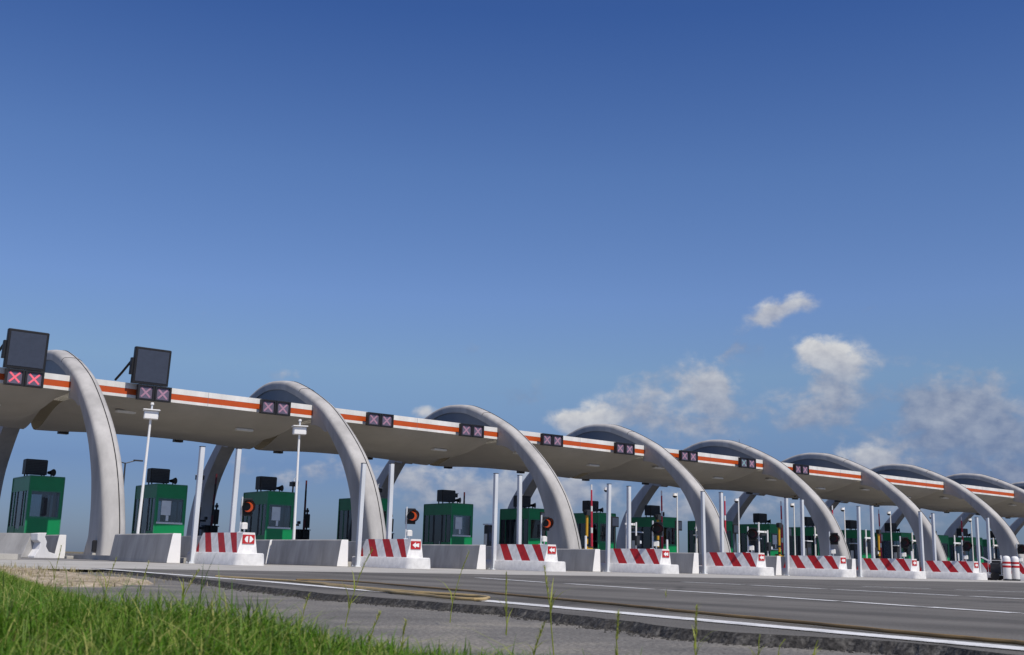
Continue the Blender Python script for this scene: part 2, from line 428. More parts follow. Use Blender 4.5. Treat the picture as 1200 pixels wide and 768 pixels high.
# one roof bay between two arches: a shallow hull that rises into each arch
FY0, FY1 = -3.95, 3.95
def sstep(a_, b_, x):
    t = min(1, max(0, (x-a_)/(b_-a_))); return t*t*(3-2*t)
def belly(t, x, W):
    # t 0..1 from front to back ; x distance along the bay
    gl = 1-math.exp(-(max(x,0)/2.6)**1.6); gr = 1-math.exp(-(max(W-x,0)/.45)**2)
    g = gl*gr; g = g + (1-g)*sstep(.36,.86,t)
    s = math.sin(min(1.0, t/.45)**.8*math.pi/2)
    e = 1.0 if t < .86 else (1-((t-.86)/.14)**2*.72)
    d = min(x, W-x); skirt = .17*math.exp(-(d/2.2)**2)*sstep(.5,.95,t)
    return 6.535 - .77*g*s*e - .05*s - skirt
def roof_mesh(W):
    b = MB(); nu, nt_ = 44, 22
    xs = []
    for i in range(nu+1):
        q = i/nu; xs.append(W*(.5-.5*math.cos(math.pi*q)))
    G = [[(x+SK*(FY0+(FY1-FY0)*j/nt_), FY0+(FY1-FY0)*j/nt_, belly(j/nt_, x, W)) for j in range(nt_+1)] for x in xs]
    for i in range(nu):
        for j in range(nt_): b.face([G[i][j], G[i][j+1], G[i+1][j+1], G[i+1][j]], 'soffit')
    # roof deck and rear edge
    x0, x1 = 0, W
    b.face([(x0+SK*FY0,FY0,7.13),(x1+SK*FY0,FY0,7.13),(x1+SK*FY1,FY1,7.13),(x0+SK*FY1,FY1,7.13)], 'arch')
    for i in range(nu):
        p, q = G[i][nt_], G[i+1][nt_]; b.face([p, (p[0],p[1],7.13), (q[0],q[1],7.13), q], 'soffit')
        p, q = G[i][0], G[i+1][0]; b.face([p, q, (q[0],q[1],7.13), (p[0],p[1],7.13)], 'soffit')
    return b
W = 11.06-.5
roof = roof_mesh(W).build('roof_bay', canopy, smooth=True, sharp=50)
fb = MB()
def fasc(y, y2, z0, z1, m): 
    lo, hi = min(y,y2), max(y,y2)
    fb.box(0, W, lo, hi, z0, z1, m)
fasc(FY0-.08, FY0-.003, 6.545, 6.665, 'fascia'); fasc(FY0-.075, FY0-.003, 6.666, 6.915, 'orange'); fasc(FY0-.08, FY0-.003, 6.916, 7.15, 'fascia')
for kx in (W*.25, W*.5, W*.75):
    fb.box(kx-.006, kx+.006, FY0-.082, FY0-.079, 6.555, 7.14, 'panel')
fas = fb.build('fascia', roof); fas.location = (SK*FY0, 0, 0)
for xl in (2.25, 7.8):
    lb = MB(); lb.rbox(-.42, .42, -.16, .16, -.07, .03, 'lampwhite', .03); l = lb.build('soffit_lamp', roof); l.location = (xl+SK*-1.9, -2.35, belly(.2, xl, W)-.02)
for xl in (1.35, 6.9):
    lb = MB(); lb.rbox(-.22, .22, -.15, .15, -.08, .06, 'dark', .02); lb.box(-.04,.04,-.04,.04,.04,.2,'dark'); l = lb.build('light_housing', roof); l.location = (xl+SK*3.6, 3.35, belly(.924, xl, W)-.1)
def put_bay(o, k): o.location = (11.06*k+.25, 0, 0)
put_bay(roof, -1)
for k in list(range(0, NA)): put_bay(copy_tree(roof, canopy), k)

# ------------------------------------------------------------------ lane islands
b = MB()
def island_slab(i):
    b = MB(); pts = []
    for y, w in ((31.8,.5),(32.6,.78),(34,.82),(62,.82)):
        pts.append((P(U(i)+w,y).x, y)); pts.insert(0, (P(U(i)-w,y).x, y))
    b.loft([[(x,y,0) for x,y in pts],[(x,y,.15) for x,y in pts]], 'pavement', True)
    return struct(b.build('traffic_island'))
for i in range(-1, 16): island_slab(i)

# --- striped head block of each island
def make_nose():
    root = thing('barrier_block', '', 'barrier block', (0,0,0), ANG, 'red and white striped barrier blocks heading the lane islands')
    b = MB()
    # plinth: rounded nose plan
    def plan(ins):
        x0, x1, y0, y1, r = -.42+ins, .42-ins, 0+ins, 3.55-ins, .22
        pts = []
        for cx, cy, a0 in ((x1-r,y0+r,-90),(x1-r,y1-r*.4,0),(x0+r,y1-r*.4,90),(x0+r,y0+r,180)):
            rr = r if cy < 1 else r*.4
            ccx = cx if cy < 1 else (x1-rr if cx > 0 else x0+rr)
            for k in range(6): t = R_(a0+18*k); pts.append((ccx+rr*math.cos(t), cy+rr*math.sin(t)))
        return pts
    b.loft([[(x*1.07,y,0) for x,y in plan(0)],[(x,y,.305) for x,y in plan(0)],[(x,y,.33) for x,y in plan(.025)]], 'blockwhite', True)
    b.build('plinth', root, smooth=True)
    # block with a sloping striped face on both sides
    b = MB(); y0, y1 = .42, 3.35
    XL0, XL1, XR1, XR0 = -.25, -.11, .23, .33     # bottom-left, top-left, top-right, bottom-right
    zb, zt = .327, .875
    def Lp(f, v, sgn):      # f 0 back .. 1 front, v 0 bottom..1 top
        yb = y1 - .0*(1-v); yy = (y1-.16*v) + (y0-(y1-.16*v))*f
        x = (XL0+(XL1-XL0)*v) if sgn < 0 else (XR0+(XR1-XR0)*v)
        return (x, yy, zb+(zt-zb)*v)
    tops = [0, .05,.20,.375,.53,.69,.845, 1]; bots = [.10,.265,.42,.59,.745,.90,.999, 1]
    for sgn in (-1, 1):
        # lower back triangle red, then alternating quads
        b.face([Lp(0,0,sgn),Lp(bots[0],0,sgn),Lp(0,.55,sgn)], 'red')
        b.face([Lp(bots[0],0,sgn),Lp(bots[1],0,sgn),Lp(tops[1],1,sgn),Lp(0,1,sgn),Lp(0,.55,sgn)], 'blockwhite')
        seq = ['red','blockwhite','red','blockwhite','red','blockwhite']
        for k in range(6): b.face([Lp(bots[k+1],0,sgn),Lp(bots[k+2],0,sgn) if k<5 else Lp(1,0,sgn),Lp(tops[k+2],1,sgn),Lp(tops[k+1],1,sgn)], seq[k])
    f0, f1 = Lp(1,0,-1), Lp(1,0,1); f2, f3 = Lp(1,1,1), Lp(1,1,-1)
    b.face([f0,f1,f2,f3], 'blockwhite'); b.face([Lp(0,0,-1),Lp(0,1,-1),Lp(0,1,1),Lp(0,0,1)], 'blockwhite'); b.face([f3,f2,Lp(0,1,1),Lp(0,1,-1)], 'blockwhite'); b.face([f0,Lp(0,0,-1),Lp(0,0,1),f1],'blockwhite')
    b.build('striped_block', root)
    b = MB(); b.rbox(-.125,.225, y0-.022, y0-.002, .575, .815, 'red', .006)
    pl = b.build('sign_plate', root)
    return root, y0
def arrow_left(y0):
    b = MB(); z = .695; x = .05; y = y0-.027
    b.prism([(x-.125,z),(x-.01,z+.085),(x-.01,z+.035),(x+.11,z+.06),(x+.11,z-.06),(x-.01,z-.035),(x-.01,z-.085)], 1, y, y+.004, 'white'); return b
def arrow_split(y0):
    b = MB(); z = .695; x = .05; y = y0-.027
    b.prism([(x-.02,z-.085),(x-.08,z-.07),(x-.12,z),(x-.08,z+.07),(x-.02,z+.085)], 1, y, y+.004, 'white')
    b.prism([(x+.025,z-.085),(x+.07,z-.075),(x+.14,z),(x+.07,z+.075),(x+.025,z+.085)], 1, y, y+.004, 'white'); return b
nose, ny0 = make_nose()
plate = [c for c in nose.children if c.name.startswith('sign_plate')][0]
def nose_label(i): return f'red and white striped block on white plinth, {ORD[i]} from the left, with arrow plate'
n0 = nose
for i in range(0, 9):
    o = place(nose, P(U(i), 28, 0) - Vector((.01*(i%3),0,0)), nose_label(i), i == 0)
    o.rotation_euler = (0, 0, ANG+R_((0,-.8,.6,.3,-.5,.9,-.3,.4,0)[i]))
    if i == 0: o['label'] = 'striped block nearest the grass, its red plate marked with a double arrow'
noses = [o for o in bpy.data.objects if o.name.startswith('barrier_block')]
for o in noses:
    pl = [c for c in o.children if c.name.startswith('sign_plate')][0]
    first = o == nose
    (arrow_split(ny0) if first else arrow_left(ny0)).build('arrow_mark', pl)

# --- concrete barriers
def make_barrier(mirror=1, broken=False):
    b = MB(); s = mirror
    prof = [(-.23*s,0),(-.22*s,.1),(-.12*s,.80),(-.09*s,.83),(.13*s,.83),(.16*s,0)]
    Lg = 4.95
    rings = [[(x,y,z) for x,z in prof] for y in (0, .9, 1.8, 2.7, 3.6, Lg)]
    k = len(b.v); b.loft(rings, 'concrete', False)
    b.face([(x,0,z) for x,z in prof], 'white'); b.face([(x,Lg,z) for x,z in prof], 'white')
    # white paint wraps a hand's width round the end
    return b
def barrier_kind(mirror):
    o = make_barrier(mirror).build('concrete_barrier', bevel=.012); o.rotation_euler = (0,0,ANG)
    return tag(o, '', 'concrete barrier', 'precast concrete barriers along the lane islands')
bl, br = barrier_kind(1), barrier_kind(-1)
rb_ = random.Random(21); fl = fr_ = True
for i in range(0, 12):
    for seg, y in enumerate((31.0, 36.02, 41.9)):
        if i == 0 and seg == 1: continue
        if seg == 2 and i > 3: continue
        where = ('white end facing the road', 'middle piece', 'piece nearest the booths')[seg]
        o = place(bl, P(U(i)-1.0, y+rb_.uniform(-.05,.05)) + Vector((rb_.uniform(-.02,.02),0,0)), f'concrete barrier left of the {ORD[i]} lane island, {where}', fl); fl = False
    for seg, y in enumerate((31.15, 36.2)):
        where = ('front piece behind striped block', 'rear piece')[seg]
        o = place(br, P(U(i)+1.02, y), f'concrete barrier right of the {ORD[i]} lane island, {where}', fr_); fr_ = False
# broken-ended barrier by the bank at far left
b = MB()
prof = [(-.46,0),(-.46,.07),(-.30,.30),(-.26,.52),(-.40,.60),(-.42,.83),(-.05,.86),(-.10,.72),(.0,.55),(-.02,.40),(.12,.22),(.46,.14),(.46,0)]
b.loft([[(x,y,z) for x,z in prof] for y in (0,.35)], 'dirtywhite', True)
full = [(-.46,0),(-.42,.12),(-.12,.83),(.10,.83),(.10,.0)]
b.loft([[(x-.25,y,z) for x,z in full] for y in (.352,2.2,5.2)], 'concrete', True)
o = b.build('concrete_barrier', bevel=.015); o.location = (13.05, 40.6, 0); o.rotation_euler = (0,0,R_(22))
tag(o, 'chipped concrete barrier with a broken white end beside the leftmost arch foot', 'concrete barrier', 'precast concrete barriers along the lane islands')
b = MB(); b.rbox(0,1.7,0,.35,0,.10,'pavement',.02); o = b.build('kerb_stone'); o.location = (13.9,41.0,0); o.rotation_euler=(0,0,-.1)
tag(o, 'pale kerb stone lying on the ground before the leftmost arch foot', 'kerb stone')

# --- white square posts, two on each island
def make_post():
    root = thing('steel_post', '', 'post', (0,0,0), ANG, 'white square posts in pairs on the lane islands')
    b = MB(); b.rbox(-.068,.068,-.068,.068,.02,3.32,'steel',.012); b.build('shaft', root)
    b = MB(); b.rbox(-.15,.15,-.15,.15,0,.025,'steel',.008)
    for x in (-.11,.11):
        for y in (-.11,.11): b.tube([(x,y,.02),(x,y,.06)], .014, 'steel', 6)
    b.build('base_plate', root)
    b = MB(); b.rbox(-.074,.074,-.074,.074,3.318,3.335,'dark',.006); b.build('cap', root)
    return root
post = make_post(); rp = random.Random(5)
for i in range(0, 12):
    for s, du in ((0,-.46),(1,.68)):
        o = place(post, P(U(i)+du, 31.0, 0.0)+Vector((0,0,0)), f"white square post on the {('left','right')[s]} side of the {ORD[i]} lane island", i == 0 and s == 0)
        o.scale = (1,1,1+rp.uniform(-.02,.015)); o.rotation_euler = (R_(rp.uniform(-.5,.5)), R_(rp.uniform(-.8,.8)), ANG)

# --- signal lights on top of the blocks
def make_tl(lit):
    root = thing('signal_light', '', 'signal light', (0,0,0), 0, 'round hooded signal lights on the island heads')
    b = MB(); b.tube([(-.17,.02,.0),(-.17,.02,.98)], .025, 'steel', 10); b.rbox(-.24,-.10,-.05,.09,0,.02,'steel',.005); b.build('pole', root)
    b = MB(); b.rbox(-.20,.12,.02,.10,.46,.94,'black',.02)
    b.build('back_board', root)
    b = MB(); n = 20
    # drum and visor (open at the front, longer on top)
    c = Vector((0,0,.70)); r0, r1 = .155, .175
    rings = []
    for y in (.02, -.06):
        rings.append([(c.x+r0*math.cos(2*math.pi*k/n), y, c.z+r0*math.sin(2*math.pi*k/n)) for k in range(n)])
    b.loft(rings, 'black', True)
    for rr, flip in ((.172, 1),(.160, -1)):
        ring0 = []; ring1 = []
        for k in range(n):
            t = 2*math.pi*k/n; ln = .16+.16*max(-.2, math.sin(t))
            ring0.append((c.x+rr*math.cos(t), -.05, c.z+rr*math.sin(t))); ring1.append((c.x+rr*1.06*math.cos(t), -.05-ln, c.z+rr*1.06*math.sin(t)))
        b.loft([ring0, ring1], 'black', False)
    hd = b.build('hood', root, smooth=True)
    b = MB()
    outer = [(c.x+.135*math.cos(R_(t)), c.z+.135*math.sin(R_(t))) for t in range(-125, 106, 10)]
    inn = [(c.x-.055+.12*math.cos(R_(t)), c.z+.012+.118*math.sin(R_(t))) for t in range(98, -117, -10)]
    b.prism(outer+inn, 1, -.068, -.062, 'glow' if lit else 'darkred'); b.build('lens', hd)
    b = MB(); b.rbox(-.15,.02,-.08,.06,.10,.28,'lampwhite',.03); b.tube([(-.06,0,.0),(-.06,0,.11)], .02,'steel',8); b.build('intercom_box', root)
    return root
tl_l, tl_d = make_tl(True), make_tl(False)
f1_, f2_ = True, True
for i in range(0, 9):
    lit = i in (0,1,2)
    loc = P(U(i)+.22, 28.95, .876)
    lab = f"{'black hooded signal with orange crescent' if lit else 'dark unlit hooded signal'}, on the {ORD[i]} striped block from the left"
    if lit: o = place(tl_l, loc, lab, f1_); f1_ = False; o.rotation_euler = (0,0,R_(-24))
    else: o = place(tl_d, loc, lab, f2_); f2_ = False; o.rotation_euler = (0,0,R_(-55)); o.scale = (1.25,1.35,1.05)

# --- booths
def make_booth(notice=False):
    root = thing('toll_booth', '', 'toll booth', (0,0,0), ANG, 'green toll booths under the canopy')
    w, Lb, z0, z1 = .70, 2.75, .15, 3.3
    b = MB(); fr2 = .05
    zs0, zs1 = 1.62, 2.72      # window band front
    # front/back walls with window hole
    for y0_, y1_ in ((0,.06),(Lb-.06,Lb)):
        b.box(-w, w, y0_, y1_, z0, zs0, 'green'); b.box(-w, w, y0_, y1_, zs1, z1, 'green')
        b.box(-w, -w+.12, y0_, y1_, zs0, zs1, 'green'); b.box(w-.12, w, y0_, y1_, zs0, zs1, 'green')
    # side walls: openings for two windows and a door
    for sx in (-1, 1):
        x0, x1 = (sx*w, sx*(w-.06)) if sx < 0 else (sx*(w-.06), sx*w)
        b.box(x0, x1, .06, Lb-.06, zs1, z1, 'green')
        for ya, yb in ((.06,.11),(.86,.94),(1.72,1.80),(Lb-.11,Lb-.06)): b.box(x0, x1, ya, yb, z0, 1.25, 'green'); b.box(x0, x1, ya, yb, 1.25, zs1, 'dark')
        for ya, yb in ((.11,.86),(1.80,Lb-.11)): b.box(x0, x1, ya, yb, z0, 1.25, 'green')
        b.box(x0, x1, .94, 1.72, z0, .30, 'green')
    b.box(-w+.06, w-.06, .06, Lb-.06, z0, .2, 'dark')
    body = b.build('body', root)
    b = MB(); b.rbox(-w-.02, w+.02, -.02, Lb+.02, z1, z1+.05, 'greendark', .015); rf = b.build('roof', root)
    # corner trims
    for x in (-w, w):
        for ya, yb in ((-.012,.03),(Lb-.03,Lb+.012)):
            b = MB(); b.box(x-.022, x+.022, ya, yb, z0, z1-.002, 'greendark'); b.build('corner_trim', root)
    for yf in (.02, Lb-.04):
        b = MB()
        b.box(-w+.12, w-.12, yf, yf+.02, zs0, zs1, 'glass'); wn = b.build('window', root)
        b = MB(); s = -1 if yf < 1 else 1; ya = -.012 if s < 0 else Lb-.02
        b.box(-w+.09, w-.09, ya, ya+.03, zs0-.05, zs0+.03, 'steel' if notice else 'greendark'); b.box(-w+.09, w-.09, ya, ya+.03, zs1-.03, zs1+.02, 'greendark')
        for x in (-w+.09, w-.13): b.box(x, x+.04, ya, ya+.03, zs0+.03, zs1-.03, 'greendark')
        b.build('frame', wn)
        if s < 0 and not notice:
            b = MB(); b.box(-.02, .10, yf-.02, yf-.004, zs0+.08, zs0+.82, 'black'); b.build('dark_strip', wn)  # upright black strip before the pane, shorter than the window
        if s < 0 and notice:
            b = MB(); b.box(-.42, .02, yf-.012, yf-.004, zs0+.34, zs0+.98, 'paper'); b.box(-.18,-.06, yf-.012, yf-.004, zs0+.08, zs0+.33, 'paper'); b.build('notice', wn)
    for sx in (-1, 1):
        x = sx*(w-.03)
        for ya, yb in ((.11,.86),(1.80,Lb-.11)):
            b = MB(); b.box(x-.01, x+.01, ya, yb, 1.25, zs1, 'glass'); wn = b.build('window', root)
            b = MB(); xx = sx*(w+.006); b.box(min(xx,xx-sx*.03), max(xx,xx-sx*.03), ya+.40, ya+.425, 1.25, zs1, 'greendark'); b.build('frame', wn)
        b = MB(); b.box(x-.015, x+.015, .94, 1.72, .30, 1.15, 'green'); b.box(x-.015,x+.015,.94,1.0,1.15,zs1,'dark'); b.box(x-.015,x+.015,1.66,1.72,1.15,zs1,'dark'); dr = b.build('door', root)
        b = MB(); b.box(x-.008, x+.008, 1.0, 1.66, 1.15, zs1, 'glass'); b.build('pane', dr)
        b = MB(); xx = sx*(w+.01); b.tube([(xx,1.05,1.1),(xx,1.05,1.3)], .015, 'steel', 6); b.build('handle', dr)
    b = MB(); b.rbox(-w+.1, -.05, 1.0, 1.75, .2, 1.25, 'dark', .02); b.rbox(-.45,-.12,1.1,1.16,1.3,1.62,'black',.01); b.box(-.31,-.26,1.11,1.15,1.25,1.31,'black'); b.build('desk', root)
    b = MB(); b.rbox(.0,.4,1.7,2.1,.62,.72,'black',.03); b.rbox(.0,.4,2.08,2.16,.74,1.35,'black',.03); b.tube([(.2,1.9,.2),(.2,1.9,.63)],.04,'dark',8); b.build('chair', root)
    # roof equipment
    b = MB(); b.rbox(-.68,.22, 1.0, 1.55, z1+.16, z1+.80, 'black', .03); b.box(-.64,.18,.985,1.0,z1+.2,z1+.76,'dark')
    for x in (-.6,.1):
        for y in (1.06,1.46): b.box(x, x+.05, y, y+.05, z1+.05, z1+.17, 'dark')
    for q in range(7): b.box(-.61,.15,.975,.986,z1+.25+.07*q,z1+.28+.07*q,'black')
    b.build('roof_unit', root)
    b = MB(); b.tube([(.42,1.1,z1+.05),(.42,1.1,z1+.22)], .03,'dark',8); b.tube([(.30,1.15,z1+.27),(.38,1.02,z1+.27),(.46,.9,z1+.27)], [.06,.09,.16],'black',12); b.build('loudspeaker', root)
    return root
bo1, bo2 = make_booth(False), make_booth(True)
g1 = g2 = True
for i in range(-1, 16):
    if i == -1: continue
    note = i in (1,2,4,9)
    loc = P(U(i)+.32, 49.5, 0)
    if i < 4: d_ = 'sunlit green booth at the approach side' 
    lab = f"green toll booth on the {ORD[i]} lane island from the left"
    if i == 1: lab = 'second green toll booth, behind a thin white camera pole'
    if i == 0: lab = 'leftmost green toll booth, left of the first arch foot'
    if note:
        o = place(bo2, loc, lab.replace('booth on', 'booth with pale window notice on').replace('booth, behind', 'booth with window notice, behind'), g2); g2 = False
    else: o = place(bo1, loc, lab, g1); g1 = False

# --- thin white camera poles of the approach
def make_campole():
    root = thing('camera_pole', '', 'camera pole', (0,0,0), 0, 'tall thin white camera poles before the booths')
    b = MB(); b.tube([(0,0,.15),(0,0,4.72)], [.052,.035], 'white', 10); b.rbox(-.14,.14,-.14,.14,.15,.18,'steel',.006); b.build('pole', root)
    b = MB(); b.rbox(-.22,.22,-.16,.18,4.46,4.72,'white',.03); b.rbox(-.26,.26,-.24,.22,4.72,4.75,'white',.01); bx = b.build('camera_box', root)
    b = MB(); b.box(.222,.236,-.12,.14,4.49,4.69,'black'); b.build('lens', bx)
    b = MB(); b.tube([(0,0,4.75),(0,0,4.92)], .03,'steel',8); b.tube([(0,0,4.92),(0,0,4.99)],[.06,.045],'lampwhite',10); b.build('beacon', root)
    return root
cp = make_campole()
for n, (i, lab) in enumerate(((0,'tall thin white camera pole in front of the second green booth'),(1,'tall thin white camera pole left of the second arch foot'))):
    o = place(cp, P(U(i)-.72, 35.0, 0), lab, n == 0); o.rotation_euler = (0,R_((1.2,-.6)[n]),R_(-20))

# --- booth side equipment in the right-hand lanes
def make_boom(mcol, mwhite, name='barrier_gate'):
    root = thing(name, '', 'barrier gate', (0,0,0), ANG, 'raised barrier gates')
    b = MB(); b.rbox(-.2,.2,-.22,.22,.15,1.15,'yellow' if mwhite else 'black',.03); b.rbox(-.22,.22,-.24,.24,1.15,1.2,'dark',.02); b.build('cabinet', root)
    b = MB(); n = 12; z0, z1 = 1.05, 4.5
    for k in range(n):
        a_, c_ = z0+(z1-z0)*k/n, z0+(z1-z0)*(k+1)/n
        white = mwhite and (k in (3,7,11))
        b.tube([(.26,-.02,a_),(.26,-.02,c_)], .065-.002*k, 'dirtywhite' if white else mcol, 8, cap=True)
    b.build('arm', root)
    b = MB(); b.tube([(.14,-.02,1.0),(.30,-.02,1.0)], .09, 'dark', 12); b.build('hub', root)
    return root
boom = make_boom('boomred', True)
for n, i in enumerate(range(5, 14)):
    o = place(boom, P(U(i)-.26, 44.5, 0), f'raised red and white barrier arm on the {ORD[i]} lane island', n == 0)
    o.rotation_euler = (R_(random.uniform(-.6,.6)), R_(random.uniform(-1.2,.8)), ANG)
def make_ybar():
    root = thing('yellow_stanchion', '', 'stanchion', (0,0,0), ANG, 'yellow stanchions beside the booths')
    b = MB(); b.tube([(0,0,.15),(0,0,2.85)], .075, 'yellow', 10); b.rbox(-.16,.16,-.16,.16,.15,.19,'yellow',.01); b.tube([(0,0,.75),(.34,0,.75)],.06,'yellow',8); b.build('pole', root)
    b = MB(); b.rbox(-.14,.14,-.16,.12,2.83,3.12,'dark',.03); b.tube([(-.16,-.05,3.02),(-.32,-.12,3.0)],[.05,.07],'black',8); b.build('sensor_head', root)
    b = MB()
    for z in (1.2,1.6): b.tube([(0,0,z),(0,0,z+.12)], .079, 'black', 10)
    b.build('band', root)
    return root
yb = make_ybar()
for n, i in enumerate((5,6,8,9,10,11)):
    place(yb, P(U(i)-.55, 44.3, 0), f'yellow stanchion with a dark head on the {ORD[i]} lane island', n == 0)
def make_domepole():
    root = thing('dome_camera_pole', '', 'camera pole', (0,0,0), ANG, 'slim poles with dome cameras under the right-hand canopy')
    b = MB(); b.tube([(0,0,.1),(0,0,4.45)], [.05,.035], 'white', 8); b.tube([(0,0,4.28),(-.22,-.05,4.32)], .022, 'steel', 6); b.rbox(-.12,.12,-.12,.12,.1,.13,'steel',.005); b.build('pole', root)
    b = MB(); rings = []
    for q in range(6):
        t = R_(q*18); rings.append([(-.24+.13*math.cos(t)*math.cos(R_(k*36)), -.05+.13*math.cos(t)*math.sin(R_(k*36)), 4.26-.13*math.sin(t)*.9) for k in range(10)])
    b.loft(rings, 'black', True); b.tube([(-.24,-.05,4.26),(-.24,-.05,4.40)], [.14,.10], 'white', 10); b.build('dome_camera', root)
    return root
dp = make_domepole()
for n, i in enumerate(range(5, 13)):
    place(dp, P(U(i)+1.18, 44.4, 0), f'slim white dome camera pole right of the {ORD[i]} lane island', n == 0)
def make_reader():
    root = thing('reader_post', '', 'reader post', (0,0,0), ANG, 'white reader posts with cross arms in the right-hand lanes')
    b = MB(); b.tube([(0,0,.15),(0,0,2.95)], .05, 'white', 8); b.tube([(.30,-.4,.15),(.30,-.4,2.5)], .045, 'white', 8); b.build('pole', root)
    b = MB(); b.rbox(-.12,.45,-.05,.05,2.35,2.45,'white',.02); b.build('arm', root)
    b = MB(); b.rbox(.45,.66,-.08,.08,2.34,2.46,'lampwhite',.02); b.build('antenna_head', root)
    b = MB(); b.rbox(-.05,.3,-.3,-.05,2.18,2.26,'dark',.02); b.build('sensor', root)
    b = MB(); b.rbox(.2,.44,-.56,-.40,1.3,1.8,'dark',.02); b.rbox(.42,.6,-.52,-.4,1.4,1.55,'steel',.02); b.build('reader_box', root)
    return root
rd = make_reader()
for n, i in enumerate(range(4, 13)):
    place(rd, P(U(i)+.62, 42.4, 0), f'white reader post with a cross arm on the {ORD[i]} lane island', n == 0)
def make_ticket():
    root = thing('ticket_machine', '', 'ticket machine', (0,0,0), ANG, 'dark ticket machines beside the right-hand booths')
    b = MB(); b.rbox(-.24,.24,-.2,.2,.15,2.15,'dark',.04); b.build('body', root)
    b = MB(); b.box(-.17,.17,-.212,-.202,1.35,1.75,'screen'); b.build('screen', root)
    b = MB(); b.rbox(-.30,.30,-.28,.22,2.15,2.22,'steel',.02); b.build('hood', root)
    b = MB(); b.box(-.252,-.242,-.12,.12,1.1,1.7,'steel'); b.build('side_panel', root)
    return root
tm = make_ticket()
for n, i in enumerate(range(4, 12)):
    place(tm, P(U(i)+.3, 46.9, 0), f'dark ticket machine with small screen on the {ORD[i]} lane island', n == 0)
def make_shortpost():
    root = thing('bollard', '', 'bollard', (0,0,0), ANG, 'short white bollards on the right-hand islands')
    b = MB(); b.tube([(0,0,.15),(0,0,1.5)], .055, 'white', 10); b.build('post', root)
    b = MB(); b.tube([(0,0,1.5),(0,0,1.56)], [.062,.04], 'steel', 10); b.build('cap', root)
    return root
sh = make_shortpost()
for n, i in enumerate(range(4, 12)):
    place(sh, P(U(i)-.35, 38.5, 0), f'short white bollard behind the {ORD[i]} striped block', n == 0)
def make_panel():
    root = thing('lane_sign', '', 'lane sign', (0,0,0), ANG, 'dark sign panels on posts beside the right-hand booths')
    b = MB(); b.tube([(0,0,.15),(0,0,3.05)], .045, 'dark', 8); b.build('post', root)
    b = MB(); b.rbox(-.30,.30,-.07,.03,2.45,3.05,'black',.03); pn = b.build('panel', root)
    b = MB(); b.box(-.24,.24,-.082,-.072,2.52,2.98,'screen'); b.build('screen', pn)
    return root
sg = make_panel()
for n, i in enumerate(range(5, 12)):
    place(sg, P(U(i)-.85, 47.6, 0), f'dark sign panel on a post left of the {ORD[i]} green booth', n == 0)
# --- exit side equipment behind the left-hand booths
def make_exit():
    root = thing('barrier_gate', '', 'barrier gate', (0,0,0), ANG, 'dark raised barrier gates beyond the left-hand booths')
    b = MB(); b.rbox(-.36,.36,-.25,.25,.15,1.72,'black',.03); b.rbox(-.40,.40,-.28,.28,1.72,1.77,'dark',.02); b.build('cabinet', root)
    b = MB(); n = 6
    for k in range(n): b.tube([(-.05,-.3,1.2+3.25*k/n),(-.05,-.3,1.2+3.25*(k+1)/n)], .075-.005*k, 'darkred' if k%2 else 'black', 8)  # backlit look put into the colour: bands in dark red and black
    b.build('arm', root)
    b = MB(); b.rbox(.12,.40,-.12,.14,1.86,2.62,'black',.03); b.tube([(.26,0,1.77),(.26,0,2.95)], .05,'dark',8); b.rbox(.19,.33,-.1,.1,2.72,2.86,'black',.02); b.build('signal_head', root)
    return root
ex = make_exit()
for n, i in enumerate((0,1,2,3,4,5)):
    o = place(ex, P(U(i)-.45, 56.2, 0), f'dark raised barrier arm with black cabinet behind the {ORD[i]} booth', n == 0)
    o.rotation_euler = (0, R_(random.uniform(-.5,1.5)), ANG)
def make_cctv():
    root = thing('exit_camera_pole', '', 'camera pole', (0,0,0), ANG, 'grey camera poles on the far side of the plaza')
    b = MB(); b.tube([(0,0,.15),(0,0,4.2)], .045, 'dark', 8); b.build('pole', root)
    b = MB(); b.rbox(-.17,.17,-.3,.14,4.08,4.30,'dark',.02); b.rbox(-.19,.19,-.34,.16,4.30,4.34,'white',.01); b.build('camera_box', root)
    b = MB(); b.tube([(.05,0,4.34),(.05,0,4.5),(.12,0,4.58)], .02,'steel',6); b.build('beacon', root)
    return root
cc = make_cctv()
for n, i in enumerate((2,3,4,5,6)):
    place(cc, P(U(i)-1.3, 56, 0), f'dark camera pole beyond the booths, left of the {ORD[i]} dark barrier arm', n == 0)
def make_sensor():
    root = thing('sensor_post', '', 'sensor post', (0,0,0), ANG, 'thin dark sensor posts behind the booths')
    b = MB(); b.tube([(0,0,.15),(0,0,2.7)], .055, 'dark', 8); b.build('pole', root)
    b = MB(); b.rbox(-.05,.36,-.06,.06,1.95,2.05,'dark',.02); b.build('arm', root)
    b = MB(); b.rbox(-.14,.22,-.08,.08,1.55,1.68,'dark',.02); b.build('sensor', root)
    b = MB(); b.rbox(.28,.42,-.1,.1,2.06,2.22,'black',.02); b.build('antenna_head', root)
    return root
sp = make_sensor()
for n, i in enumerate((2,3,4)):
    place(sp, P(U(i)-.95, 56.4, 0), f'thin dark sensor post beside the exit gate of the {ORD[i]} lane', n == 0)

